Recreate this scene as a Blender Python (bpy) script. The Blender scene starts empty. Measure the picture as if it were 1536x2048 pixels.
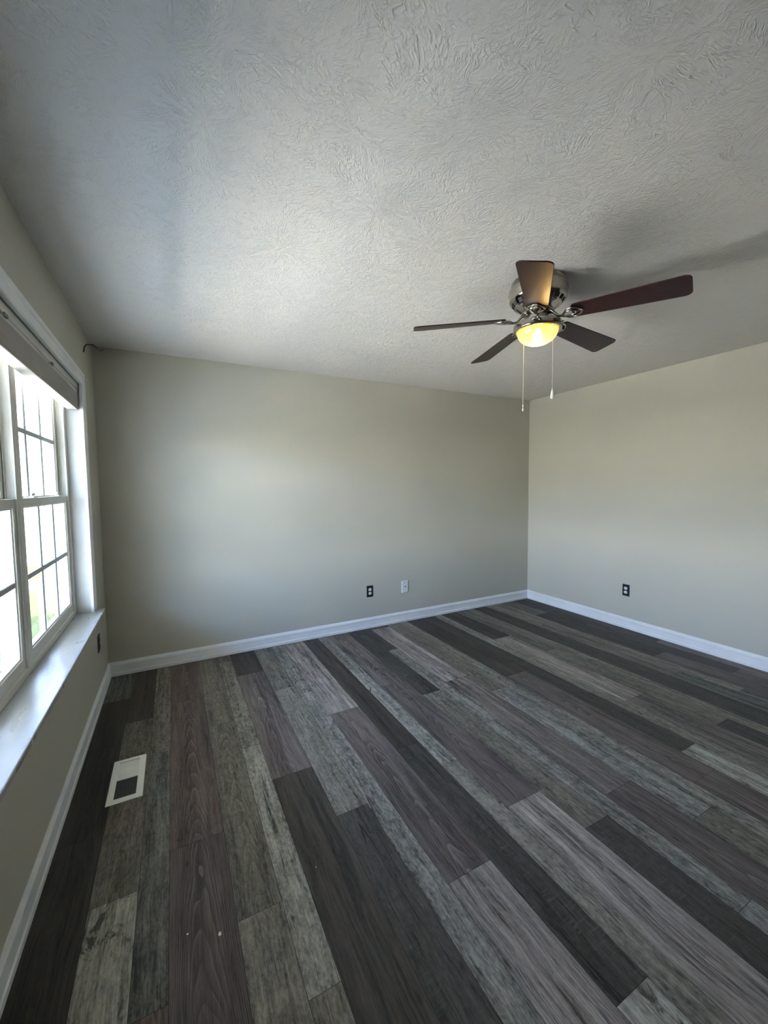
import bpy, bmesh, math, random
from mathutils import Vector, Matrix
sc = bpy.context.scene
COL = sc.collection
PI = math.pi

# ------------------------------------------------------------------ camera
cam = bpy.data.cameras.new('camera')
cam.sensor_fit = 'HORIZONTAL'; cam.sensor_width = 36.0
cam.lens = 36.0 * 805.19 / 1536.0
cam.clip_start = 0.02; cam.clip_end = 200
camo = bpy.data.objects.new('camera', cam); COL.objects.link(camo)
yaw, pitch, roll = 0.482202, -0.0618656, -0.0101047
cy, sy = math.cos(yaw), math.sin(yaw); cp, sp = math.cos(pitch), math.sin(pitch)
f = Vector((sy*cp, cy*cp, sp)); r = Vector((cy, -sy, 0)); u = r.cross(f)
cr, sr = math.cos(roll), math.sin(roll)
r2 = cr*r + sr*u; u2 = -sr*r + cr*u
camo.matrix_world = Matrix(((r2.x, u2.x, -f.x, 0.47707), (r2.y, u2.y, -f.y, 0.0), (r2.z, u2.z, -f.z, 1.40747), (0, 0, 0, 1)))
sc.camera = camo

# ------------------------------------------------------------------ exposure
vs = sc.view_settings
vs.view_transform = 'Standard'; vs.look = 'None'; vs.gamma = 1.0; vs.use_curve_mapping = False
vs.exposure = 3.76
cyc = sc.cycles
cyc.use_denoising = True
try: cyc.denoiser = 'OPENIMAGEDENOISE'; cyc.denoising_input_passes = 'RGB_ALBEDO_NORMAL'; cyc.denoising_prefilter = 'ACCURATE'
except Exception: pass
cyc.max_bounces = 10; cyc.diffuse_bounces = 6; cyc.glossy_bounces = 4; cyc.transmission_bounces = 6; cyc.transparent_max_bounces = 12
cyc.sample_clamp_indirect = 6.0
cyc.caustics_reflective = False; cyc.caustics_refractive = False

# ------------------------------------------------------------------ sky
w = bpy.data.worlds.new('sky'); sc.world = w; w.use_nodes = True
wn = w.node_tree.nodes; wl = w.node_tree.links; wn.clear()
wo = wn.new('ShaderNodeOutputWorld'); bg = wn.new('ShaderNodeBackground'); bg.inputs['Strength'].default_value = 2.9
tc = wn.new('ShaderNodeTexCoord'); sx = wn.new('ShaderNodeSeparateXYZ'); rmp = wn.new('ShaderNodeValToRGB')
wl.new(tc.outputs['Generated'], sx.inputs[0]); wl.new(sx.outputs['Z'], rmp.inputs[0])
cr_ = rmp.color_ramp
cr_.elements[0].position = 0.0; cr_.elements[0].color = (1.0, .98, .93, 1)
cr_.elements[1].position = 1.0; cr_.elements[1].color = (0.30, 0.46, 0.85, 1)
e = cr_.elements.new(0.12); e.color = (0.78, 0.93, 1.24, 1)
e = cr_.elements.new(0.40); e.color = (0.40, 0.58, 1.02, 1)
wl.new(rmp.outputs[0], bg.inputs[0]); wl.new(bg.outputs[0], wo.inputs[0])

sun = bpy.data.lights.new('sun', 'SUN'); sun.energy = 9.2; sun.angle = math.radians(0.6); sun.color = (1.0, 0.88, 0.70)
suno = bpy.data.objects.new('sun', sun); COL.objects.link(suno)
sdir = Vector((-0.04, 1.0, -0.98)).normalized()       # the way the light travels
suno.rotation_euler = sdir.to_track_quat('-Z', 'Y').to_euler()
suno.location = (3, -6, 8)

# portals: tell the renderer where daylight gets in
def portal(name, loc, sx_, sy_, nrm):
    l = bpy.data.lights.new(name, 'AREA'); l.shape = 'RECTANGLE'; l.size = sx_; l.size_y = sy_
    l.cycles.is_portal = True
    o = bpy.data.objects.new(name, l); COL.objects.link(o); o.location = loc
    o.rotation_euler = Vector(nrm).to_track_quat('-Z', 'Y').to_euler()
    return o

# ------------------------------------------------------------------ measures
W, D, H = 4.373, 3.585, 2.44
YB = -2.6                 # wall behind the camera
YJ, YK, YM = 3.04, 1.26, 2.15   # window opening far, near, centre mullion
ZS, ZH = 0.646, 2.052     # stool top, head
GZ = -0.50                # lawn level
PX = -1.95                # outer edge of the porch

# ------------------------------------------------------------------ helpers
def tag(o, label=None, cat=None, group=None, kind=None):
    if label: o['label'] = label
    if cat: o['category'] = cat
    if group: o['group'] = group
    if kind: o['kind'] = kind
    return o

def empty(name, loc, label, cat, group=None, rz=0, kind=None):
    o = bpy.data.objects.new(name, None); COL.objects.link(o); o.location = loc; o.rotation_euler = (0, 0, rz)
    o.empty_display_size = 0.05
    return tag(o, label, cat, group, kind)

class MB:
    def __init__(s): s.v = []; s.f = []; s.sm = []
    def add(s, vs, fs, smooth=False):
        n = len(s.v); s.v += [tuple(v) for v in vs]
        for q in fs: s.f.append(tuple(i+n for i in q)); s.sm.append(smooth)
        return s
    def box(s, a, b):
        x0, y0, z0 = [min(p, q) for p, q in zip(a, b)]; x1, y1, z1 = [max(p, q) for p, q in zip(a, b)]
        return s.add([(x0,y0,z0),(x1,y0,z0),(x1,y1,z0),(x0,y1,z0),(x0,y0,z1),(x1,y0,z1),(x1,y1,z1),(x0,y1,z1)],
              [(0,3,2,1),(4,5,6,7),(0,1,5,4),(1,2,6,5),(2,3,7,6),(3,0,4,7)])
    def lathe(s, prof, c=(0,0), n=48, smooth=True):
        vs = []; fs = []
        for rr, z in prof:
            for k in range(n):
                a = 2*PI*k/n; vs.append((c[0]+rr*math.cos(a), c[1]+rr*math.sin(a), z))
        for i in range(len(prof)-1):
            for k in range(n):
                k2 = (k+1) % n; fs.append((i*n+k, i*n+k2, (i+1)*n+k2, (i+1)*n+k))
        return s.add(vs, fs, smooth)
    def tube(s, pts, rad, n=10, smooth=True, caps=True):
        pts = [Vector(p) for p in pts]; vs = []; fs = []
        rads = rad if isinstance(rad, (list, tuple)) else [rad]*len(pts)
        up = None
        for i, p in enumerate(pts):
            t = (pts[min(i+1, len(pts)-1)] - pts[max(i-1, 0)]).normalized()
            if up is None: up = t.orthogonal().normalized()
            up = (up - t*up.dot(t)).normalized(); sd = t.cross(up)
            for k in range(n):
                a = 2*PI*k/n; vs.append(p + rads[i]*(math.cos(a)*up + math.sin(a)*sd))
        for i in range(len(pts)-1):
            for k in range(n):
                k2 = (k+1) % n; fs.append((i*n+k, i*n+k2, (i+1)*n+k2, (i+1)*n+k))
        s.add(vs, fs, smooth)
        if caps:
            m = len(s.v)-len(vs)
            s.f.append(tuple(m+k for k in range(n))[::-1]); s.sm.append(False)
            s.f.append(tuple(m+len(vs)-n+k for k in range(n))); s.sm.append(False)
        return s
    def sweep(s, a, b, closed=True):
        """two matching outlines joined by a skin and end caps"""
        n = len(a); s.add(list(a)+list(b), [(k, (k+1) % n, n+(k+1) % n, n+k) for k in range(n if closed else n-1)])
        m = len(s.v)-2*n
        s.f.append(tuple(m+k for k in range(n))[::-1]); s.sm.append(False)
        s.f.append(tuple(m+n+k for k in range(n))); s.sm.append(False)
        return s
    def build(s, name, m, parent=None, bevel=0, seg=2, recalc=True):
        me = bpy.data.meshes.new(name); me.from_pydata(s.v, [], s.f); me.update()
        for p, q in zip(me.polygons, s.sm): p.use_smooth = q
        if recalc:
            bm = bmesh.new(); bm.from_mesh(me); bmesh.ops.recalc_face_normals(bm, faces=bm.faces); bm.to_mesh(me); bm.free()
        if m: me.materials.append(m)
        o = bpy.data.objects.new(name, me); COL.objects.link(o)
        if parent: o.parent = parent
        if bevel:
            md = o.modifiers.new('bevel', 'BEVEL'); md.width = bevel; md.segments = seg; md.limit_method = 'ANGLE'; md.angle_limit = math.radians(35)
        return o

# ------------------------------------------------------------------ materials
class NT:
    """short-hand for building node trees"""
    def __init__(s, name):
        s.m = bpy.data.materials.new(name); s.m.use_nodes = True
        s.n = s.m.node_tree.nodes; s.l = s.m.node_tree.links; s.n.clear()
        s.out = s.n.new('ShaderNodeOutputMaterial')
    def put(s, sock, v):
        if isinstance(v, bpy.types.NodeSocket): s.l.new(v, sock)
        elif v is not None:
            if isinstance(v, (tuple, list)) and len(v) == 3 and sock.type == 'RGBA': v = (*v, 1)
            sock.default_value = v
    def math(s, op, a, b=None, c=None, clamp=False):
        n = s.n.new('ShaderNodeMath'); n.operation = op; n.use_clamp = clamp
        for i, v in enumerate((a, b, c)):
            if v is not None: s.put(n.inputs[i], v)
        return n.outputs[0]
    def mix(s, fac, a, b, mode='MIX'):
        n = s.n.new('ShaderNodeMix'); n.data_type = 'RGBA'; n.blend_type = mode; n.clamp_factor = True
        s.put(n.inputs[0], fac); s.put(n.inputs[6], a); s.put(n.inputs[7], b); return n.outputs[2]
    def rng(s, v, a, b, c=0.0, d=1.0, smooth=False):
        n = s.n.new('ShaderNodeMapRange'); n.clamp = True
        if smooth: n.interpolation_type = 'SMOOTHSTEP'
        for i, q in enumerate((v, a, b, c, d)): s.put(n.inputs[i], q)
        return n.outputs[0]
    def comb(s, x=0, y=0, z=0):
        n = s.n.new('ShaderNodeCombineXYZ')
        for i, v in enumerate((x, y, z)): s.put(n.inputs[i], v)
        return n.outputs[0]
    def sep(s, v):
        n = s.n.new('ShaderNodeSeparateXYZ'); s.put(n.inputs[0], v); return n.outputs
    def obj(s): return s.n.new('ShaderNodeTexCoord').outputs['Object']
    def noise(s, v, scale, detail=2, rough=.5, dist=0, out='Fac'):
        n = s.n.new('ShaderNodeTexNoise'); s.put(n.inputs['Vector'], v); n.inputs['Scale'].default_value = scale
        n.inputs['Detail'].default_value = detail; n.inputs['Roughness'].default_value = rough; n.inputs['Distortion'].default_value = dist
        return n.outputs[0 if out == 'Fac' else 1]
    def attr(s, name, out='Fac'):
        n = s.n.new('ShaderNodeAttribute'); n.attribute_name = name; return n.outputs[out]
    def bump(s, h, strength=.5, dist=.002, prev=None):
        n = s.n.new('ShaderNodeBump'); n.inputs['Strength'].default_value = strength; n.inputs['Distance'].default_value = dist
        s.put(n.inputs['Height'], h)
        if prev: s.put(n.inputs['Normal'], prev)
        return n.outputs[0]
    def bsdf(s, col, rough=.5, metal=0, spec=.5, normal=None, **k):
        b = s.n.new('ShaderNodeBsdfPrincipled'); s.put(b.inputs['Base Color'], col); s.put(b.inputs['Roughness'], rough)
        s.put(b.inputs['Metallic'], metal); s.put(b.inputs['Specular IOR Level'], spec)
        if normal: s.put(b.inputs['Normal'], normal)
        for kk, v in k.items(): s.put(b.inputs[kk.replace('_', ' ')], v)
        s.l.new(b.outputs[0], s.out.inputs[0]); return b

def plain(name, col, rough=.5, metal=0, spec=.5, bumps=None, vary=.04):
    t = NT(name); o = t.obj(); n = t.noise(o, 9, 3)
    c = t.mix(t.rng(n, .3, .7), tuple(x*(1-vary) for x in col), tuple(min(1, x*(1+vary)) for x in col))
    nr = None
    if bumps: nr = t.bump(t.noise(o, bumps[0], 3), bumps[1], bumps[2])
    t.bsdf(c, rough, metal, spec, nr); return t.m

# wall paint: warm grey with the faint nap of a roller
def wall_paint():
    t = NT('greige_wall_paint'); o = t.obj()
    n1 = t.noise(o, 260, 2, .6); n2 = t.noise(o, 42, 3, .55); n3 = t.noise(o, 1.3, 2)
    c = t.mix(t.rng(n3, .3, .7), (0.52, 0.50, 0.42), (0.55, 0.53, 0.445))
    h = t.math('ADD', t.math('MULTIPLY', n1, .5), n2)
    t.bsdf(c, .62, 0, .25, t.bump(h, .35, .0012)); return t.m

def ceiling_paint():
    t = NT('stomp_brush_ceiling'); o = t.obj(); x, y, z = t.sep(o)
    hs = []
    for k, (sc_, ox, fr) in enumerate(((2.3, 0.0, 8.0), (3.1, 5.3, 6.5))):
        warp = t.noise(o, 5, 2, .5, 0, 'Color'); wx, wy, wz = t.sep(warp)
        vx = t.math('ADD', x, t.math('MULTIPLY_ADD', wx, .09, ox)); vy = t.math('ADD', y, t.math('MULTIPLY_ADD', wy, .09, ox*.7))
        v = t.n.new('ShaderNodeTexVoronoi'); v.voronoi_dimensions = '2D'; v.inputs['Scale'].default_value = sc_; v.inputs['Randomness'].default_value = 1
        p = t.comb(vx, vy, 0); t.put(v.inputs['Vector'], p)
        px, py, pz = t.sep(v.outputs['Position']); dx = t.math('SUBTRACT', vx, px); dy = t.math('SUBTRACT', vy, py)
        ang = t.math('ARCTAN2', dy, dx); rr = t.math('SQRT', t.math('ADD', t.math('MULTIPLY', dx, dx), t.math('MULTIPLY', dy, dy)))
        cr0, cg0, cb0 = t.sep(v.outputs['Color'])
        nv = t.comb(t.math('MULTIPLY', ang, fr), t.math('MULTIPLY', rr, 16), t.math('MULTIPLY', cr0, 37))
        nz = t.noise(nv, 1.9, 2.2, .55, .35)
        ridge = t.math('SUBTRACT', 1, t.math('ABSOLUTE', t.math('MULTIPLY_ADD', nz, 8, -4.0)), clamp=True)
        msk = t.rng(t.noise(t.comb(t.math('MULTIPLY', ang, 1.4), t.math('MULTIPLY', rr, 6), cg0), 2.2, 3), .40, .58)
        far = t.rng(rr, .015, .05)
        hs.append(t.math('MULTIPLY', t.math('MULTIPLY', ridge, msk), far))
    h = t.math('MAXIMUM', hs[0], t.math('MULTIPLY', hs[1], .8))
    blot = t.rng(t.noise(o, 34, 4, .6), .52, .66)
    fine = t.noise(o, 150, 3, .6)
    h = t.math('ADD', h, t.math('MULTIPLY', blot, .28)); h = t.math('MULTIPLY_ADD', fine, .30, h)
    t.bsdf((0.715, 0.685, 0.65), .75, 0, .2, t.bump(h, .62, .0026)); return t.m

def white_trim():
    t = NT('white_trim_paint'); o = t.obj()
    c = t.mix(t.rng(t.noise(o, 6, 4), .35, .7), (0.86, 0.865, 0.86), (0.80, 0.805, 0.80))
    t.bsdf(c, .38, 0, .45, t.bump(t.noise(o, 60, 3), .15, .001)); return t.m

def sill_paint():
    t = NT('glossy_sill_paint'); o = t.obj(); x, y, z = t.sep(o)
    st = t.noise(t.comb(t.math('MULTIPLY', x, 5), y, 0), 5, 5, .62)
    dirt = t.rng(t.noise(o, 26, 5, .7), .60, .72)
    c = t.mix(t.rng(st, .4, .75), (0.36, 0.365, 0.36), (0.32, 0.32, 0.31))
    c = t.mix(t.math('MULTIPLY', dirt, .12), c, (0.22, 0.21, 0.20))
    t.bsdf(c, t.rng(st, .3, .7, .26, .32), 0, .33, t.bump(st, .12, .002)); return t.m

M = {}
M['wall'] = wall_paint(); M['ceiling'] = ceiling_paint(); M['trim'] = white_trim(); M['sill'] = sill_paint()
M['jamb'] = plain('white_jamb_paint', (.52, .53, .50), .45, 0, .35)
M['vinyl'] = plain('white_window_vinyl', (0.62, 0.605, 0.54), .4, 0, .4)
M['vinyl_dark'] = plain('shadowed_window_gasket', (0.30, 0.30, 0.28), .6)
M['grid'] = plain('white_grid_bars', (0.40, 0.405, 0.40), .5)
M['blind'] = plain('taupe_blind_fabric', (0.42, 0.40, 0.36), .8, 0, .1, (400, .3, .0006))
M['blind_rail'] = plain('cream_blind_rail', (0.60, 0.585, 0.54), .35, 0, .4)
M['clip'] = plain('clear_grey_clip', (0.25, 0.245, 0.23), .25, 0, .5)
M['black_plate'] = plain('black_wall_plate', (0.018, 0.018, 0.02), .32, 0, .5)
M['bronze_plate'] = plain('dark_bronze_plate', (0.035, 0.028, 0.022), .5, 0, .4)
M['white_plastic'] = plain('white_outlet_plastic', (0.78, 0.78, 0.75), .35, 0, .5)
M['slot'] = plain('dark_slot', (0.02, 0.02, 0.02), .8)
M['screw'] = plain('steel_screw', (0.5, 0.5, 0.5), .3, 1)
M['vent'] = plain('white_vent_enamel', (0.90, 0.90, 0.84), .35, 0, .4)
M['duct'] = plain('duct_shade', (0.02, 0.02, 0.018), .9)
M['nickel'] = plain('polished_nickel', (0.46, 0.43, 0.39), .13, 1, .5, None, .02)
M['chain'] = plain('nickel_chain', (0.85, 0.80, 0.70), .4, .4)
M['wire'] = plain('dark_wire', (0.03, 0.025, 0.02), .7)
M['fleck'] = plain('dried_white_paint', (0.85, 0.85, 0.82), .6)

def glass_pane():
    t = NT('window_glass')
    tr = t.n.new('ShaderNodeBsdfTransparent'); tr.inputs[0].default_value = (.93, .95, .94, 1)
    gl = t.n.new('ShaderNodeBsdfGlossy'); gl.inputs['Roughness'].default_value = .02; gl.inputs[0].default_value = (1, 1, 1, 1)
    lw = t.n.new('ShaderNodeLayerWeight'); lw.inputs[0].default_value = .5
    fc = t.math('MULTIPLY_ADD', t.math('POWER', lw.outputs['Facing'], 5.0), .45, .025)
    mx = t.n.new('ShaderNodeMixShader'); t.l.new(fc, mx.inputs[0]); t.l.new(tr.outputs[0], mx.inputs[1]); t.l.new(gl.outputs[0], mx.inputs[2])
    t.l.new(mx.outputs[0], t.out.inputs[0]); return t.m
M['glass'] = glass_pane()

def bowl_glass():
    t = NT('frosted_amber_glass'); o = t.obj()
    c = t.mix(t.noise(o, 14, 3), (.30, .215, .085), (.30, .23, .105))
    tl = t.n.new('ShaderNodeBsdfTranslucent'); t.put(tl.inputs[0], c)
    df = t.n.new('ShaderNodeBsdfDiffuse'); t.put(df.inputs[0], (.36, .29, .16))
    gl = t.n.new('ShaderNodeBsdfGlossy'); gl.inputs['Roughness'].default_value = .12
    tr = t.n.new('ShaderNodeBsdfTransparent'); t.put(tr.inputs[0], (1, .85, .6))
    m1 = t.n.new('ShaderNodeMixShader'); m1.inputs[0].default_value = .25; t.l.new(tl.outputs[0], m1.inputs[1]); t.l.new(df.outputs[0], m1.inputs[2])
    m2 = t.n.new('ShaderNodeMixShader'); m2.inputs[0].default_value = .15; t.l.new(m1.outputs[0], m2.inputs[1]); t.l.new(tr.outputs[0], m2.inputs[2])
    m3 = t.n.new('ShaderNodeMixShader'); m3.inputs[0].default_value = .04; t.l.new(m2.outputs[0], m3.inputs[1]); t.l.new(gl.outputs[0], m3.inputs[2])
    t.l.new(m3.outputs[0], t.out.inputs[0]); return t.m
M['bowl'] = bowl_glass()

def bulb_mat():
    t = NT('lit_bulb'); e_ = t.n.new('ShaderNodeEmission'); e_.inputs[0].default_value = (1, .78, .42, 1); e_.inputs[1].default_value = 4.0
    t.l.new(e_.outputs[0], t.out.inputs[0]); return t.m
M['bulb'] = bulb_mat()

def blade_wood():
    t = NT('dark_cherry_fan_blade'); o = t.obj(); x, y, z = t.sep(o)
    g = t.noise(t.comb(t.math('MULTIPLY', x, 2.2), t.math('MULTIPLY', y, 40), z), 2.4, 5, .6, .4)
    c = t.mix(t.rng(g, .3, .7), (0.016, 0.0045, 0.0035), (0.042, 0.012, 0.008))
    t.bsdf(c, .45, 0, .30, None, Coat_Weight=.35, Coat_Roughness=.28); return t.m
M['blade'] = blade_wood()

# ------------------------------------------------------------------ floor planks
def floor_mat():
    t = NT('printed_wood_planks'); o = t.obj(); x, y, z = t.sep(o)
    sd = t.attr('seed'); par = t.sep(t.attr('kindv', 'Vector')); par2 = t.sep(t.attr('kindw', 'Vector'))
    ring_a, mot_a, crk_a = par; str_a, saw_a, patch_a = par2
    cx = t.attr('cx'); uu = t.math('SUBTRACT', x, cx)
    base = t.attr('tone', 'Color')
    sx1 = t.math('MULTIPLY', sd, 17.3); sy1 = t.math('MULTIPLY', sd, 31.7); sz1 = t.math('MULTIPLY', sd, 9.1)
    X = t.math('ADD', x, sx1); Y = t.math('ADD', y, sy1)
    def V(kx, ky): return t.comb(t.math('MULTIPLY', X, kx), t.math('MULTIPLY', Y, ky), sz1)
    wob = t.noise(V(3, 1.2), 2, 3, .5)
    Xw = t.math('MULTIPLY_ADD', wob, .05, X)
    def Vw(kx, ky): return t.comb(t.math('MULTIPLY', Xw, kx), t.math('MULTIPLY', Y, ky), sz1)
    fine = t.noise(Vw(150, 5), 1.6, 3, .6)
    mid = t.noise(Vw(38, 1.7), 1.3, 4, .62)
    broad = t.noise(Vw(13, .8), 1.2, 3, .55)
    mot = t.noise(V(17, 9), 2.0, 7, .72, .5)
    grit = t.noise(V(60, 22), 2.0, 4, .7)
    # streak contrast
    s1 = t.math('MULTIPLY', t.math('SUBTRACT', mid, .5), t.math('MULTIPLY', str_a, 3.6))
    s2 = t.math('MULTIPLY', t.math('SUBTRACT', broad, .5), t.math('MULTIPLY', str_a, 2.8))
    s3 = t.math('MULTIPLY', t.math('SUBTRACT', fine, .5), t.math('MULTIPLY_ADD', str_a, 1.7, .9))
    gain = t.math('ADD', t.math('ADD', t.math('ADD', s1, s2), s3), 1.0)
    s4 = t.math('MULTIPLY', t.math('SUBTRACT', mot, .5), t.math('MULTIPLY', mot_a, 3.8))
    s5 = t.math('MULTIPLY', t.math('SUBTRACT', grit, .5), t.math('MULTIPLY_ADD', mot_a, 3.2, .5))
    gain = t.math('ADD', gain, t.math('ADD', s4, s5)); gain = t.math('MAXIMUM', gain, .22)
    c = t.mix(1.0, base, t.comb(gain, gain, gain), 'MULTIPLY')
    # cathedral grain: nested arches with pale lines
    q = t.math('MULTIPLY', t.math('MULTIPLY', uu, uu), 130.0)
    ph = t.math('ADD', y, q); ph = t.math('ADD', ph, t.math('MULTIPLY', t.noise(V(7, 1.6), 1.5, 2, .5), .55))
    fr = t.math('FRACT', t.math('MULTIPLY', ph, 8.5))
    sn = t.math('MULTIPLY_ADD', fr, -2.0, 1.0)
    line = t.math('MULTIPLY', t.math('MULTIPLY', t.math('POWER', fr, 5.0), t.rng(fr, 1.0, .95)), t.rng(t.noise(V(12, 3), 1.5, 2), .35, .6))
    c = t.mix(t.math('MULTIPLY', line, t.math('MULTIPLY', ring_a, .9)), c, t.mix(1.0, base, (2.7, 2.55, 2.45), 'MULTIPLY'))
    dk = t.math('MULTIPLY', t.rng(fr, .45, .0), t.math('MULTIPLY', ring_a, .5))
    c = t.mix(dk, c, t.mix(1.0, base, (.45, .42, .42), 'MULTIPLY'))
    # worn pale / dark patches
    pt = t.noise(V(5, 2.1), 2.0, 6, .7, 1.2)
    c = t.mix(t.math('MULTIPLY', t.rng(pt, .55, .62), patch_a), c, t.mix(grit, (.035, .032, .026), (.10, .092, .075)))
    # drying cracks
    ck = t.noise(t.comb(t.math('MULTIPLY', X, 22), t.math('MULTIPLY', Y, .9), sz1), 1.0, 3, .5, .3)
    ckl = t.rng(t.math('ABSOLUTE', t.math('SUBTRACT', ck, .5)), .0045, .012, 1, 0)
    ckm = t.rng(t.noise(V(3, 2), 1.4, 2), .45, .55)
    c = t.mix(t.math('MULTIPLY', t.math('MULTIPLY', ckl, ckm), crk_a), c, (.012, .011, .010))
    # saw marks across the board
    sw = t.noise(t.comb(t.math('MULTIPLY', X, 14), t.math('MULTIPLY', Y, 110), sz1), 1.0, 2, .5)
    swm = t.math('MULTIPLY', t.rng(t.noise(V(16, 1.2), 1.3, 2), .52, .64), t.rng(sw, .55, .68))
    c = t.mix(t.math('MULTIPLY', swm, t.math('MULTIPLY', saw_a, .55)), c, t.mix(1.0, base, (2.3, 2.2, 2.0), 'MULTIPLY'))
    # knots
    v = t.n.new('ShaderNodeTexVoronoi'); v.voronoi_dimensions = '2D'; t.put(v.inputs['Vector'], V(5.5, 1.9)); v.inputs['Scale'].default_value = 1.0
    kn = t.math('MULTIPLY', t.rng(v.outputs['Distance'], .012, .045, 1, 0), t.math('GREATER_THAN', t.sep(v.outputs['Color'])[0], .70))
    c = t.mix(t.math('MULTIPLY', kn, .7), c, (.015, .013, .011))
    hb = t.math('ADD', fine, t.math('MULTIPLY', ckl, -1.5))
    t.bsdf(c, t.rng(mot, .3, .7, .50, .62), 0, .32, t.bump(hb, .25, .0008)); return t.m
M['floor'] = floor_mat()

K = {  # tone, (ring, mottle, crack), (streak, saw, patch)
 'dk':  ((.040, .035, .031), (.25, .10, .35), (.55, .15, 0)),
 'dk2': ((.048, .042, .036), (.0, .15, .3), (.75, .1, 0)),
 'pur': ((.100, .086, .084), (.75, .15, .35), (.7, .1, 0)),
 'purd':((.078, .065, .064), (1.0, .10, .25), (.55, .05, 0)),
 'red': ((.094, .074, .068), (.8, .25, .2), (.6, .1, 0)),
 'wav': ((.118, .113, .096), (.55, .55, .15), (.5, 0, .25)),
 'grn': ((.098, .100, .092), (.0, .55, .4), (.7, .25, .25)),
 'mot': ((.165, .163, .150), (0, .65, .7), (.5, .1, .25)),
 'lmot':((.215, .215, .200), (0, .60, 1), (.45, .1, .25)),
 'bei': ((.165, .157, .137), (0, .50, .6), (.45, .1, .3)),
 'tau': ((.222, .202, .192), (.25, .20, .5), (.75, 0, 0)),
 'taud':((.135, .120, .113), (.25, .25, .4), (.75, .1, 0)),
 'cha': ((.050, .048, .044), (0, .35, 1), (.45, .9, 0)),
 'wht': ((.270, .275, .250), (0, .35, .6), (.5, 0, 1.0)),
 'pal': ((.190, .195, .185), (0, .6, .4), (.6, .1, .3)),
 'rbr': ((.105, .085, .070), (.2, .5, .3), (.7, 0, .2)),
}
LEN = 1.2135
cols = []   # x0, x1, joint, kinds from the far wall towards the camera
P = .4374
def colset(k, w, m, n):
    x = -.0234 + P*k
    for (a, b), c in zip(((0, .197), (.197, .341), (.341, P)), (w, m, n)): cols.append((x+a, x+b, c))
colset(0, (3.14, ['grn', 'dk', 'dk', 'dk']), (2.80, ['dk', 'wav', 'wht', 'bei']), (2.395, ['bei', 'grn', 'red', 'mot']))
colset(1, (2.92, ['red', 'red', 'purd', 'pur']), (2.525, ['wav', 'wav', 'bei', 'wav']), (2.22, ['mot', 'lmot', 'bei', 'mot']))
colset(2, (3.12, ['dk', 'pur', 'dk2', 'dk2']), (2.77, ['wav', 'bei', 'cha', 'cha']), (2.64, ['mot', 'mot', 'mot', 'mot']))
colset(3, (2.305, ['tau', 'pur', 'tau', 'tau']), (3.03, ['dk', 'dk', 'cha', 'wht']), (2.81, ['mot', 'lmot', 'bei', 'mot']))
colset(4, (2.46, ['pur', 'pur', 'tau', 'pur']), (2.225, ['cha', 'wav', 'cha', 'cha']), (2.99, ['dk', 'mot', 'mot', 'pal']))
colset(5, (2.30, ['tau', 'taud', 'pur', 'pur']), (2.04, ['wav', 'pal', 'wav', 'wav']), (2.45, ['bei', 'mot', 'mot', 'mot']))
colset(6, (2.15, ['dk', 'pur', 'pur', 'red']), (2.30, ['cha', 'cha', 'wht', 'wav']), (2.6, ['mot', 'bei', 'bei', 'mot']))
colset(7, (2.742, ['dk', 'tau', 'taud', 'tau']), (2.33, ['grn', 'wav', 'cha', 'dk']), (2.16, ['taud', 'bei', 'mot', 'bei']))
colset(8, (3.3, ['dk2', 'cha', 'cha', 'dk2']), (2.80, ['bei', 'taud', 'grn', 'taud']), (2.45, ['taud', 'bei', 'grn', 'taud']))
colset(9, (3.05, ['grn', 'dk', 'pur', 'dk2']), (2.6, ['dk', 'dk2', 'taud', 'dk']), (2.0, ['dk2', 'taud', 'dk', 'wav']))

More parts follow.
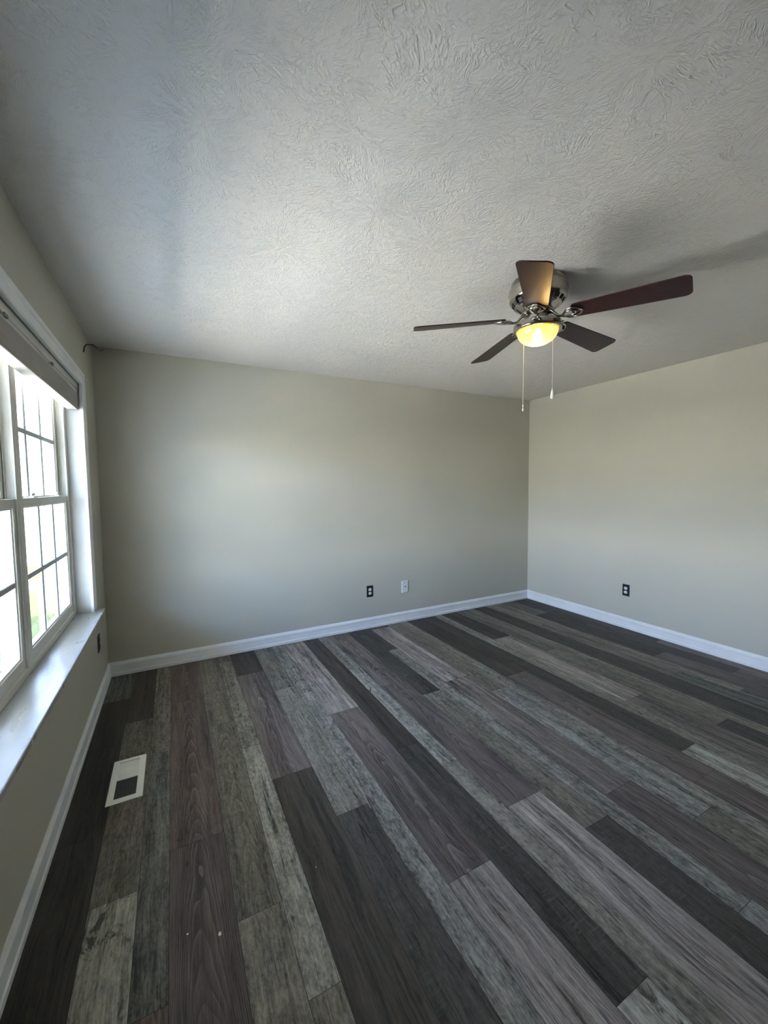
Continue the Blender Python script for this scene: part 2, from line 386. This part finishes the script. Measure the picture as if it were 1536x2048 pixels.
def build_floor():
    rnd = random.Random(4)
    vs, fs, tone, seed, kv, kw, cxs = [], [], [], [], [], [], []
    def face(x0, x1, y0, y1, z, kind, sd):
        x0 = max(x0, 0.0); x1 = min(x1, W)
        if x1 - x0 < .004 or y1 - y0 < .004: return
        n = len(vs); vs.extend([(x0, y0, z), (x1, y0, z), (x1, y1, z), (x0, y1, z)]); fs.append((n, n+1, n+2, n+3))
        c, a, b = K[kind]; j = 1 + rnd.uniform(-.05, .05)
        j *= 1.12; tone.append((c[0]*j*1.08, c[1]*j*1.02, c[2]*j*.93, 1)); kv.append(a); kw.append(b); seed.append(sd); cxs.append((x0+x1)/2)
    g = .0007
    keys = list(K)
    for (x0, x1, (jt, kinds)) in cols:
        top = jt
        while top < D: top += LEN
        segs = []; y = top; i = 0
        first = (top - jt) / LEN    # planks beyond the listed joint
        idx = 0
        y1 = top
        # kinds[0] ends at the first joint below the far wall
        while y1 > YB:
            y0 = y1 - LEN
            idx = round((jt - y0) / LEN); kind = kinds[idx] if 0 <= idx < len(kinds) else rnd.choice(['dk', 'wav', 'pur', 'bei', 'dk2'])
            face(x0+g, x1-g, max(y0+g, YB), min(y1-g, D), 0.0, kind, rnd.uniform(0, 10))
            y1 = y0
    # the dark tongue seen in the joints lies just under the face of the boards
    n = len(vs); vs.extend([(-.15, YB-.15, -.0012), (W+.15, YB-.15, -.0012), (W+.15, D+.15, -.0012), (-.15, D+.15, -.0012)]); fs.append((n, n+1, n+2, n+3))
    tone.append((.008, .007, .006, 1)); kv.append((0, 0, 0)); kw.append((0, 0, 0)); seed.append(0); cxs.append(0)
    # underlay slab
    n = len(vs)
    vs.extend([(-.15, YB-.15, -.12), (W+.15, YB-.15, -.12), (W+.15, D+.15, -.12), (-.15, D+.15, -.12)]); fs.append((n+3, n+2, n+1, n))
    for a, b in ((0, 1), (1, 2), (2, 3), (3, 0)): fs.append((n+a, n+b, n-4+b, n-4+a))
    for _ in range(5):
        tone.append((.05, .05, .05, 1)); kv.append((0, 0, 0)); kw.append((0, 0, 0)); seed.append(0); cxs.append(0)
    me = bpy.data.meshes.new('floor'); me.from_pydata(vs, [], fs); me.update()
    a = me.attributes.new('tone', 'FLOAT_COLOR', 'FACE'); a.data.foreach_set('color', [q for c in tone for q in c])
    a = me.attributes.new('seed', 'FLOAT', 'FACE'); a.data.foreach_set('value', seed)
    a = me.attributes.new('cx', 'FLOAT', 'FACE'); a.data.foreach_set('value', cxs)
    a = me.attributes.new('kindv', 'FLOAT_VECTOR', 'FACE'); a.data.foreach_set('vector', [q for c in kv for q in c])
    a = me.attributes.new('kindw', 'FLOAT_VECTOR', 'FACE'); a.data.foreach_set('vector', [q for c in kw for q in c])
    me.materials.append(M['floor'])
    o = bpy.data.objects.new('floor', me); COL.objects.link(o)
    tag(o, 'floor of dark and pale grey-brown wood-look planks', kind='structure')
build_floor()

# ------------------------------------------------------------------ room shell
T = .16
def st(mb, name, m, label, **k): return tag(mb.build(name, m, **k), label, kind='structure')
mb = MB().box((-T, YB-T, 0), (0, YK-.012, H)).box((-T, YJ+.012, 0), (0, D+T, H)).box((-T, YK-.012, 0), (0, YJ+.012, ZS-.022)).box((-T, YK-.012, ZH+.012), (0, YJ+.012, H))
st(mb, 'wall_left', M['wall'], 'greige window wall on the left')
st(MB().box((0, D, 0), (W, D+T, H)), 'wall_back', M['wall'], 'greige end wall with two wall plates')
mb = MB().box((0, YB-T, 0), (W, YB, H))
st(mb, 'wall_front', M['wall'], 'plain greige wall behind the viewer')
st(MB().box((W, YB-T, 0), (W+T, D+T, H)), 'wall_right', M['wall'], 'greige wall on the right with one outlet')
st(MB().box((-T, YB-T, H), (W+T, D+T, H+.14)), 'ceiling', M['ceiling'], 'pale grey ceiling with a stomped brush texture')

# baseboards, mitred at the corners
PRO = [(0, 0), (.017, 0), (.017, .022), (.0125, .028), (.0115, .070), (.0135, .076), (.0125, .088), (.0075, .097), (.0035, .106), (0, .106)]
def base(side):
    a, b = [], []
    for tt, z in PRO:
        if side == 'back': a.append((tt, D-tt, z)); b.append((W-tt, D-tt, z))
        if side == 'right': a.append((W-tt, D-tt, z)); b.append((W-tt, YB+tt, z))
        if side == 'front': a.append((W-tt, YB+tt, z)); b.append((tt, YB+tt, z))
        if side == 'left': a.append((tt, YB+tt, z)); b.append((tt, D-tt, z))
    st(MB().sweep(a, b), 'baseboard_'+side, M['trim'], 'white moulded baseboard along the %s wall' % side)
for s_ in ('back', 'right', 'front', 'left'): base(s_)

# window casing: profiled flat boards, mitred at the head
CW = .078
CP = [(0, 0), (0, .014), (.006, .018), (.020, .0165), (.026, .013), (.052, .013), (.058, .0175), (CW-.004, .020), (CW, .017), (CW, 0)]   # away from opening, thickness
mb = MB()
a = [(t_, YJ-.006+d, ZS) for d, t_ in CP]; b = [(t_, YJ-.006+d, ZH-.006+d) for d, t_ in CP]; mb.sweep(a, b)
a = [(t_, YK+.006-d, ZS) for d, t_ in CP]; b = [(t_, YK+.006-d, ZH-.006+d) for d, t_ in CP]; mb.sweep(a, b)
a = [(t_, YK+.006-d, ZH-.006+d) for d, t_ in CP]; b = [(t_, YJ-.006+d, ZH-.006+d) for d, t_ in CP]; mb.sweep(a, b)
st(mb, 'trim_1', M['trim'], 'white moulded casing around the twin window')
# jamb boards lining the opening
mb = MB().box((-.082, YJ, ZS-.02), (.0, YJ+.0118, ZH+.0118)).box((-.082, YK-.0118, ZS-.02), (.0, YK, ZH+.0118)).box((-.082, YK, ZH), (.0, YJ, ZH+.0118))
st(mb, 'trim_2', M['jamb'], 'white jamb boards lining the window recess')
# stool (inner sill)
e1, e2 = YK-CW+.01, YJ+CW-.01
T_ = [(-.082, YK-.0118), (0, YK-.0118), (0, e1), (.065, e1), (.065, e2), (0, e2), (0, YJ+.0118), (-.082, YJ+.0118)]
mb = MB(); mb.v = [(x, y, z) for z in (ZS-.022, ZS) for x, y in T_]
mb.f = [tuple(range(8))[::-1], tuple(range(8, 16))] + [(k, (k+1) % 8, 8+(k+1) % 8, 8+k) for k in range(8)]; mb.sm = [False]*10
st(mb, 'trim_3', M['sill'], 'glossy white window sill ledge with scuffs', bevel=.004)

# ------------------------------------------------------------------ double hung windows
def window(n, y0, y1, label):
    w_ = empty('window_%d' % n, (-.1, (y0+y1)/2, ZS), label, None, kind='structure')
    if 'category' in w_: del w_['category']
    ox, oy, oz = -.1, (y0+y1)/2, ZS
    def L(mb): mb.v = [(x-ox, y-oy, z-oz) for x, y, z in mb.v]; return mb
    z0, z1 = ZS, ZH; zm = 1.357
    F = .026
    fr = MB()
    for (a, b) in (((y0, z0), (y0+F, z1)), ((y1-F, z0), (y1, z1)), ((y0+F, z0), (y1-F, z0+.03)), ((y0+F, z1-F), (y1-F, z1))):
        fr.box((-.162, a[0], a[1]), (-.076, b[0], b[1]))
    # parting stops on the jambs
    for s in (1, -1):
        yy = y0+F if s > 0 else y1-F
        fr.box((-.1145, yy, z0+.03), (-.1115, yy+s*.012, z1-F)); fr.box((-.084, yy, z0+.03), (-.077, yy+s*.009, z1-F)); fr.box((-.150, yy, z0+.03), (-.142, yy+s*.014, z1-F))
    L(fr).build('window_frame', M['vinyl'], w_, bevel=.0015)
    def sash(name, xa, xb, za, zb, top, bot):
        S = .036
        m = MB(); ya, yb = y0+F+.004, y1-F-.004
        m.box((xa, ya, za), (xb, ya+S, zb)).box((xa, yb-S, za), (xb, yb, zb)).box((xa, ya+S, zb-top), (xb, yb-S, zb)).box((xa, ya+S, za), (xb, yb-S, za+bot))
        # glazing bead, stepped back
        xi = (xa+xb)/2
        g = .007; x_f = xb-.006
        yA, yB, zA, zB = ya+S, yb-S, za+bot, zb-top
        m.box((xi-.004, yA, zA), (x_f, yA+g, zB)).box((xi-.004, yB-g, zA), (x_f, yB, zB)).box((xi-.004, yA+g, zA), (x_f, yB-g, zA+g)).box((xi-.004, yA+g, zB-g), (x_f, yB-g, zB))
        so = L(m).build(name, M['vinyl'], w_, bevel=.0018)
        L(MB().box((xi-.0015, yA-.004, zA-.004), (xi+.0015, yB+.004, zB+.004))).build('glass_pane', M['glass'], so)
        gm = MB(); gw = .0115
        for k in (1, 2):
            yy = yA + (yB-yA)*k/3; gm.box((xi-.0045, yy-gw, zA), (xi+.0045, yy+gw, zB))
        zz = (zA+zB)/2; gm.box((xi-.005, yA, zz-gw), (xi+.005, yB, zz+gw))
        L(gm).build('grid_bars', M['grid'], so, bevel=.003)
        return so
    sash('upper_sash', -.140, -.117, zm-.018, z1-F, .034, .036)
    so = sash('lower_sash', -.109, -.084, z0+.031, zm+.018, .036, .048)
    for yy in (y0+.26, y1-.17):
        k = MB(); k.box((-.107, yy-.028, zm+.018), (-.088, yy+.028, zm+.024))
        k.tube([(-.098, yy-.022, zm+.026), (-.098, yy-.01, zm+.033), (-.098, yy+.01, zm+.035), (-.098, yy+.024, zm+.028)], [.004, .007, .007, .004], 8)
        L(k).build('sash_lock', M['vinyl'], so)
    # thin dark gap under the sash and beside it
    gk = MB().box((-.0835, y0+F-.001, z0+.0005), (-.0762, y1-F+.001, z0+.004))
    return w_
window(1, YM, YJ, 'far white double-hung window beside the end wall')
window(2, YK, YM, 'near white double-hung window cut by the left picture edge')

# ------------------------------------------------------------------ raised blind
bl = empty('window_blind', (-.03, (YK+YJ)/2, ZH), 'raised taupe window blind tucked under the window head', 'blind')
def LB(mb): mb.v = [(x+.03, y-(YK+YJ)/2, z-ZH) for x, y, z in mb.v]; return mb
ya, yb = YK+.008, YJ-.008
LB(MB().box((-.062, ya, 2.008), (-.006, yb, 2.046))).build('headrail', M['blind_rail'], bl, bevel=.003)
LB(MB().box((-.060, ya+.002, 1.992), (-.010, yb-.002, 2.0075))).build('top_rail', M['blind_rail'], bl, bevel=.002)
m = MB(); n_ = 12
for k in range(n_):
    z0 = 1.904 + k*(1.9915-1.904)/n_; z1 = 1.904 + (k+1)*(1.9915-1.904)/n_ - .0003
    m.box((-.060, ya+.003, z0), (-.0085, yb-.003, z1))
LB(m).build('folded_slats', M['blind'], bl, bevel=.0006, seg=1)
LB(MB().box((-.061, ya+.002, 1.888), (-.0075, yb-.002, 1.9035))).build('bottom_rail', M['blind'], bl, bevel=.003)
for yy in (2.45, 1.85, 1.42):
    c = MB().box((-.012, yy-.018, 2.000), (-.0035, yy+.018, 2.012)).tube([(-.006, yy-.06, 1.9935), (-.004, yy-.03, 1.9985), (-.004, yy, 2.0)], .0022, 6)
    LB(c).build('valance_clip', M['clip'], bl)

# ------------------------------------------------------------------ wall plates
def outlet(loc, rz, label, plate, group=None, face='white_plastic'):
    o = empty('power_outlet', loc, label, 'outlet', group, rz)
    # local: plate in the XZ plane facing -Y
    PW, PH = .070, .116
    m = MB(); a = [(-PW/2, 0, -PH/2), (PW/2, 0, -PH/2), (PW/2, 0, PH/2), (-PW/2, 0, PH/2)]
    b = [(x*.93, -.0055, z*.95) for x, y, z in a]; m.sweep(a, b)
    m.build('wall_plate', plate, o, bevel=.0012)
    for s in (1, -1):
        q = MB(); n = 24; zz = s*.0195; A = []; B = []
        for k in range(n):
            t = 2*PI*k/n; x = .0165*math.cos(t); z = max(-.0135, min(.0135, .0165*math.sin(t)))
            A.append((x, -.005, zz+z)); B.append((x*.97, -.0085, zz+z*.97))
        q.sweep(A, B); rec = q.build('receptacle', M[face], o)
        sl = MB().box((-.0072, -.0090, zz-.001), (-.0052, -.0086, zz+.0075)).box((.0050, -.0090, zz), (.0072, -.0086, zz+.007)).box((-.0022, -.0090, zz-.0095), (.0022, -.0086, zz-.005))
        sl.build('slots', M['slot'], rec)
    MB().tube([(0, -.0045, 0), (0, -.0068, 0)], .003, 10).build('screw', M['screw'], o)
    return o
outlet((2.184, D, .369), 0, 'black duplex outlet plate low on the end wall', M['black_plate'])
outlet((W, 2.348, .376), PI/2*-1, 'black duplex outlet plate low on the right wall', M['black_plate'])
outlet((0, 3.215, .388), PI/2, 'dark bronze outlet plate under the window sill', M['bronze_plate'], None, 'bronze_plate')
o = empty('cable_wall_plate', (2.590, D, .367), 'white cable wall plate right of the black outlet on the end wall', 'wall plate')
a = [(-.040, 0, -.064), (.040, 0, -.064), (.040, 0, .064), (-.040, 0, .064)]
MB().sweep(a, [(x*.90, -.007, z*.94) for x, y, z in a]).build('plate', M['white_plastic'], o, bevel=.0015)
MB().tube([(0, -.006, 0), (0, -.014, 0)], .0055, 12).build('coaxial_jack', M['slot'], o)
for s in (1, -1): MB().tube([(0, -.0065, s*.042), (0, -.0082, s*.042)], .003, 10).build('screw', M['screw'], o)

# ------------------------------------------------------------------ floor register
vx0, vx1, vy0, vy1 = .157, .301, 2.090, 2.422
vo = empty('floor_vent', ((vx0+vx1)/2, (vy0+vy1)/2, 0), 'white metal floor vent below the window', 'vent', rz=0)
cx_, cy_ = (vx0+vx1)/2, (vy0+vy1)/2
hx, hy = (vx1-vx0)/2, (vy1-vy0)/2
m = MB(); ix, iy = .044, .140
def ring(z, ox_, oy_): return [(-ox_, -oy_, z), (ox_, -oy_, z), (ox_, oy_, z), (-ox_, oy_, z)]
# outer lip chamfer, flat face, inner drop
R0, R1, R2, R3 = ring(.0003, hx, hy), ring(.0042, hx-.004, hy-.004), ring(.0048, ix, iy), ring(.0012, ix, iy)
vs_ = R0+R1+R2+R3; fs_ = []
for b_ in (0, 4, 8):
    for k in range(4): fs_.append((b_+k, b_+(k+1) % 4, b_+4+(k+1) % 4, b_+4+k))
m.add(vs_, fs_); m.box((-ix, -.0045, .0012), (ix, .0045, .0048))
m.build('vent_frame', M['vent'], vo)
MB().box((-ix-.002, -iy-.002, .0002), (ix+.002, iy+.002, .0010)).build('duct_shade_plate', M['duct'], vo)  # flat dark plate, coloured as the shade down inside the duct
for s in (1, -1):
    q = MB(); n = 13
    for k in range(n):
        yc = s*(.0085 + (iy-.0085-.003)*(k+.5)/n); t_ = .0016; hw = .0030
        # blades lean away from the middle bar: near half shows its openings, far half its faces
        dy, dz = (.0029, .0026) if s > 0 else (.0022, .0026)
        q.add([(-ix, yc-s*dy, .0012), (ix, yc-s*dy, .0012), (ix, yc+s*dy, .0012+dz), (-ix, yc+s*dy, .0012+dz),
               (-ix, yc-s*dy-.0010, .0016), (ix, yc-s*dy-.0010, .0016), (ix, yc+s*dy-.0010, .0014+dz), (-ix, yc+s*dy-.0010, .0014+dz)],
              [(0, 1, 2, 3), (7, 6, 5, 4), (0, 4, 5, 1), (2, 6, 7, 3), (1, 5, 6, 2), (0, 3, 7, 4)])
    q.build('louvres', M['vent'], vo)

# ------------------------------------------------------------------ ceiling fan
FX, FY = 2.164, 1.507
fan = empty('ceiling_fan', (FX, FY, H), 'five-blade hugger ceiling fan with nickel housing and lit amber bowl', 'ceiling fan')
Z = lambda z: z-H
MB().lathe([(0.0, 0), (.128, 0), (.131, -.004), (.131, -.014), (.123, -.020), (.124, -.024), (.136, -.030), (.143, -.040), (.145, -.052), (.141, -.062), (.139, -.084), (.138, -.092),
            (.128, -.098), (.112, -.118), (.108, -.124), (.098, -.129), (.084, -.142), (.070, -.148), (.0, -.148)], n=64).build('motor_housing', M['nickel'], fan)
m = MB()
for k in range(20):   # cooling slots round the taper of the housing
    a = 2*PI*k/20; ca, sa = math.cos(a), math.sin(a); q = []
    for rr, zz in ((.1275, -.1002), (.1145, -.1168)):
        for s in (-1, 1):
            q.append((rr*ca*1.003 - s*.011*sa, rr*sa*1.003 + s*.011*ca, zz-.0004))
    m.add(q, [(0, 1, 3, 2)])
m.build('cooling_slots', M['slot'], fan)
MB().lathe([(0, -.145), (.076, -.145), (.079, -.149), (.077, -.156), (.050, -.160), (0, -.160)], n=48).build('blade_hub', M['nickel'], fan)
MB().lathe([(0, -.158), (.050, -.158), (.052, -.163), (.052, -.205), (.048, -.210), (.0, -.212)], n=40).build('switch_housing', M['nickel'], fan)
kit = MB().lathe([(.030, -.207), (.060, -.206), (.100, -.207), (.114, -.209), (.118, -.213), (.119, -.240), (.116, -.245), (.104, -.245), (.102, -.240), (.102, -.214), (.03, -.211)], n=64).build('light_fitter', M['nickel'], fan)
for k in range(3):
    a = .9 + k*2*PI/3
    MB().tube([(.120*math.cos(a), .120*math.sin(a), -.225), (.131*math.cos(a), .131*math.sin(a), -.225)], .003, 8).build('thumb_screw', M['nickel'], kit)
prof = [(.100, -.236), (.1005, -.243), (.099, -.2445)]
for k in range(1, 15):
    t = k/14*PI/2; prof.append((.099*math.cos(t)**.92 if t < PI/2-1e-6 else 0.0, -.2445-.068*math.sin(t)))
MB().lathe(prof, n=64).build('glass_bowl', M['bowl'], fan)
MB().lathe([(0, -.232), (.012, -.234), (.014, -.245), (.024, -.262), (.026, -.275), (.018, -.288), (0, -.293)], n=20).build('bulb', M['bulb'], fan)
lm = bpy.data.lights.new('fan_bulb', 'POINT'); lm.energy = 1.0; lm.color = (1, .72, .38); lm.shadow_soft_size = .02
lo = bpy.data.objects.new('fan_bulb', lm); COL.objects.link(lo); lo.parent = fan; lo.location = (0, 0, -.286)

def blade(ang):
    # blade frame: X outwards, Y counter-clockwise, Z up; built once in the local frame of the blade
    R0, R1 = .165, .634
    wi, wo, th = .105, .140, .0055
    top = []
    def half(x):
        t = (x-R0)/(R1-R0); return (wi + (wo-wi)*t)/2
    pts = []
    cr1 = .028; ci = .045
    # lower edge, root to tip
    for k in range(7):
        t = PI/2*k/6; pts.append((R0+ci*(1-math.sin(t))*.6, -(half(R0)-ci*(1-math.cos(t))) if k else -(half(R0))))
    pts = []
    for k in range(7):          # root corner (softly rounded)
        t = PI/2*k/6; pts.append((R0 + .018 - .018*math.cos(t), -(half(R0)-.030 + .030*math.sin(t))))
    for k in range(7):
        t = PI/2*k/6; pts.append((R1-cr1 + cr1*math.sin(t), -(half(R1)-cr1 + cr1*math.cos(t))))
    pts += [(x, -y) for x, y in reversed(pts)]
    n = len(pts); m = MB()
    A = [(x, y, -th/2) for x, y in pts]; B = [(x, y, th/2) for x, y in pts]; m.sweep(A, B)
    o = m.build('fan_blade', M['blade'], fan, bevel=.0016)
    o.location = (0, 0, Z(2.262))
    droop = .052; tw = math.radians(13)
    o.rotation_euler = (Matrix.Rotation(ang, 3, 'Z') @ Matrix.Rotation(droop, 3, 'Y') @ Matrix.Rotation(-tw, 3, 'X')).to_euler()
    # iron: twin curved rods off the hub, spreading into a looped bracket under the blade root
    q = MB()
    for s in (-1, 1):
        q.tube([(.050, s*.012, .024), (.070, s*.010, .020), (.088, s*.007, .004), (.104, s*.005, -.010), (.122, s*.005, -.014), (.134, s*.014, -.012), (.146, s*.030, -.009), (.162, s*.038, -.0075), (.182, s*.034, -.0068), (.204, s*.018, -.0065), (.216, 0, -.0065)], [.006, .006, .0056, .0054, .0052, .0050, .0048, .0046, .0044, .004, .003], 8)
        q.tube([(.128, s*.004, -.013), (.142, s*.014, -.010), (.160, s*.019, -.0080), (.178, s*.012, -.007), (.186, 0, -.0065)], .0035, 8)
    q.box((.165, -.006, -.0080), (.214, .006, -.0040))
    for x, y in ((.170, .036), (.170, -.036), (.210, 0)): q.tube([(x, y, -.004), (x, y, -.0105)], .0062, 10)
    ir = q.build('blade_iron', M['nickel'], o)
    return o
for k in range(5): blade(math.radians(4.6 + 72*k))

def chain(x, y, z0, z1, pend):
    m = MB(); z = z0; rr = .0020
    n = int((z0-z1)/.0042)
    for k in range(n):
        zc = z0-.0042*k
        m.lathe([(0, zc+.0016), (rr, zc+.0008), (rr, zc-.0008), (0, zc-.0016)], (x, y), 6)
    m.tube([(x, y, z0), (x, y, z1)], .0005, 5)
    o = m.build('pull_chain', M['chain'], fan)
    if pend == 'drop':
        MB().lathe([(0, z1+.002), (.0028, z1), (.0025, z1-.006), (.004, z1-.010), (.0075, z1-.026), (.0095, z1-.036), (.0088, z1-.045), (.005, z1-.051), (0, z1-.052)], (x, y), 16).build('pull_pendant', M['white_plastic'], o)
    else:
        MB().lathe([(0, z1+.002), (.003, z1), (.0032, z1-.006), (.0018, z1-.010), (.0018, z1-.016), (.0042, z1-.020), (.0050, z1-.025), (.0035, z1-.031), (0, z1-.033)], (x, y), 14).build('pull_pendant', M['chain'], o)
chain(-.017+.004, -.109, -.226, -.556, 'drop')
chain(-.067*.667+.045*.745, .067*.745+.045*.667, -.238, -.602, 'ball')

# ------------------------------------------------------------------ small things in the room
wv = MB().tube([(.003, 3.242, 2.295), (.006, 3.250, 2.33), (.012, 3.30, 2.362), (.016, 3.42, 2.398), (.02, 3.52, 2.428), (.028, 3.572, 2.430)], .0035, 6)
wv.tube([(.028, 3.572, 2.430), (.034, 3.580, 2.420), (.048, 3.581, 2.410), (.062, 3.581, 2.416), (.070, 3.581, 2.428)], .0016, 6)
tag(wv.build('wire_stub', M['wire']), 'thin dark wire stub stuck in the ceiling corner above the window', 'wire')
for (x, y, s, lb) in ((.557, 1.303, .0052, 'largest dried white paint fleck on a dark plank'), (.466, 1.350, .0026, 'small white paint fleck left of the largest fleck'), (.896, 1.375, .0020, 'tiny white speck on the dark brown plank right of the others')):
    m = MB(); rnd = random.Random(int(x*1000)); n = 9
    ring_ = [(s*(1+rnd.uniform(-.3, .3))*math.cos(2*PI*k/n), s*1.2*(1+rnd.uniform(-.3, .3))*math.sin(2*PI*k/n)) for k in range(n)]
    m.sweep([(a_, b_, 0) for a_, b_ in ring_], [(a_*.7, b_*.7, s*.35) for a_, b_ in ring_])
    o = m.build('paint_fleck', M['fleck']); o.location = (x, y, .0003); tag(o, lb, 'paint fleck')

# ------------------------------------------------------------------ outside
def grass():
    t = NT('lawn_grass'); o = t.obj(); n = t.noise(o, 9, 6, .7); n2 = t.noise(o, 60, 4, .7)
    c = t.mix(t.rng(n, .35, .65), (.03, .045, .008), (.085, .08, .02)); c = t.mix(t.rng(n2, .4, .65), c, (.10, .10, .03))
    t.bsdf(c, .9, 0, .1, t.bump(n2, 1, .03)); return t.m
def siding():
    t = NT('white_vinyl_siding'); t.bsdf(t.mix(t.noise(t.obj(), 2, 3), (.38, .375, .36), (.42, .415, .40)), .55, 0, .3); return t.m
def block():
    t = NT('painted_block'); o = t.obj()
    b = t.n.new('ShaderNodeTexBrick'); t.put(b.inputs['Vector'], t.comb(t.sep(o)[0], t.sep(o)[2], 0))
    for k_, v_ in (('Scale', 1.0), ('Mortar Size', .006), ('Brick Width', .41), ('Row Height', .205)): b.inputs[k_].default_value = v_
    t.put(b.inputs['Color1'], (.62, .60, .57)); t.put(b.inputs['Color2'], (.56, .55, .52)); t.put(b.inputs['Mortar'], (.34, .33, .31))
    t.bsdf(b.outputs[0], .8, 0, .2); return t.m
M['grass'] = grass(); M['siding'] = siding(); M['block'] = block()
M['walk'] = plain('pale_concrete', (.80, .74, .61), .85, 0, .2, (60, .4, .002), .1)
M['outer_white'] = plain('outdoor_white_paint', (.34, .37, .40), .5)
M['shingle'] = plain('grey_shingles', (.16, .15, .14), .9, 0, .1, (30, .6, .01), .3)

g = MB().box((-40, -30, GZ-.3), (30, 60, GZ))
tag(g.build('lawn', M['grass']), 'sunlit lawn outside the window', 'lawn', kind='structure')
tag(MB().box((-1.75, -2.2, GZ), (-T, 4.62, -.22)).build('porch_slab', M['walk']), 'pale concrete porch slab outside the window', 'porch', kind='structure')
# this house's own roof; porch roof and wing are unseen, added to shape daylight
ro = MB().box((-.2, YB-.5, H+.16), (W+.7, 4.15, H+.30))
ro.add([(-.2, YB-.5, H+.30), (W+.7, YB-.5, H+.30), (W+.7, 4.15, H+.30), (-.2, 4.15, H+.30), (-.2, .8, H+1.0), (W+.7, .8, H+1.0)], [(0, 1, 5, 4), (2, 3, 4, 5), (1, 2, 5), (3, 0, 4)])
tag(ro.build('house_roof', M['shingle']), 'shingled roof over the room', 'roof', kind='structure')
tag(MB().box((PX, -2.2, 2.36), (-T, 4.75, 2.50)).build('added_porch_roof', M['outer_white']), 'unseen flat white porch ceiling added to hold back skylight', 'light blocker', kind='structure')  # unseen cover added to cut off the upper sky
tag(MB().box((-5.6, -6.5, GZ), (-T, -3.0, 2.5)).build('added_house_wing', M['siding']), 'unseen white sided wing added beyond the porch to block slanting daylight', 'house wing', kind='structure')  # unseen block added to keep slanting daylight off the end wall
tag(MB().box((-13, -4.0, GZ), (PX-.35, 6.2, GZ+.012)).build('added_driveway', M['walk']), 'unseen pale concrete driveway in front of the porch', 'added_driveway', kind='structure')  # unseen pavement added to reflect sunlight up through the window

# porch railing across the end of the porch
RY = 4.5
rl = empty('porch_railing', (-.95, RY, -.22), 'white porch railing seen through the far window', 'railing')
def LR(mb): mb.v = [(x+.95, y-RY, z+.22) for x, y, z in mb.v]; return mb
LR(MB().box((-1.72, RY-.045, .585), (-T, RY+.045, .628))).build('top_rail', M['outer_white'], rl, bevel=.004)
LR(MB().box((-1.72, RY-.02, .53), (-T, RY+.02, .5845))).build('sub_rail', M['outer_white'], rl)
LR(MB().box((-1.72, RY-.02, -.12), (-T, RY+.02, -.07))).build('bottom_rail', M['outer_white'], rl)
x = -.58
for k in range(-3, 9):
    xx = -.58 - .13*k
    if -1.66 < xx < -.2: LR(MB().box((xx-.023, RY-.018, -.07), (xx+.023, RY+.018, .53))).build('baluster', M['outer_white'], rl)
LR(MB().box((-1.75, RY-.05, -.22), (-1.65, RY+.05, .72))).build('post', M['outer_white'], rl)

# the neighbouring house
nb = empty('neighbor_house', (-3, 16, GZ), 'white sided neighbouring house on a block foundation beyond the lawn', 'house')
def LN(mb): mb.v = [(x+3, y-16, z-GZ) for x, y, z in mb.v]; return mb
NY = 13.1; nx0, nx1 = -9.0, 3.5
LN(MB().box((nx0, NY, GZ), (nx1, NY+7, .27))).build('foundation', M['block'], nb)
m = MB(); z = .27; c_ = .108
while z < 4.05:
    zt = min(z+c_, 4.1)
    m.add([(nx0, NY-.02, z), (nx1, NY-.02, z), (nx1, NY-.006, zt), (nx0, NY-.006, zt), (nx0, NY-.006, z), (nx1, NY-.006, z)], [(0, 1, 2, 3), (0, 4, 5, 1)])
    z += c_
m.box((nx0, NY, .27), (nx1, NY+7, 4.1))
LN(m).build('lap_siding', M['siding'], nb)
LN(MB().box((nx0-.3, NY-.42, 4.1), (nx1+.3, NY+7.4, 4.28))).build('eave', M['outer_white'], nb)
LN(MB().add([(nx0-.35, NY-.46, 4.28), (nx1+.35, NY-.46, 4.28), (nx1+.35, NY+7.5, 4.28), (nx0-.35, NY+7.5, 4.28), (nx0-.35, NY+3.5, 6.4), (nx1+.35, NY+3.5, 6.4)], [(0, 1, 5, 4), (2, 3, 4, 5), (1, 2, 5), (3, 0, 4), (3, 2, 1, 0)])).build('roof', M['shingle'], nb)

portal('window_portal', (-.165, (YK+YJ)/2, (ZS+ZH)/2), YJ-YK, ZH-ZS, (1, 0, 0))
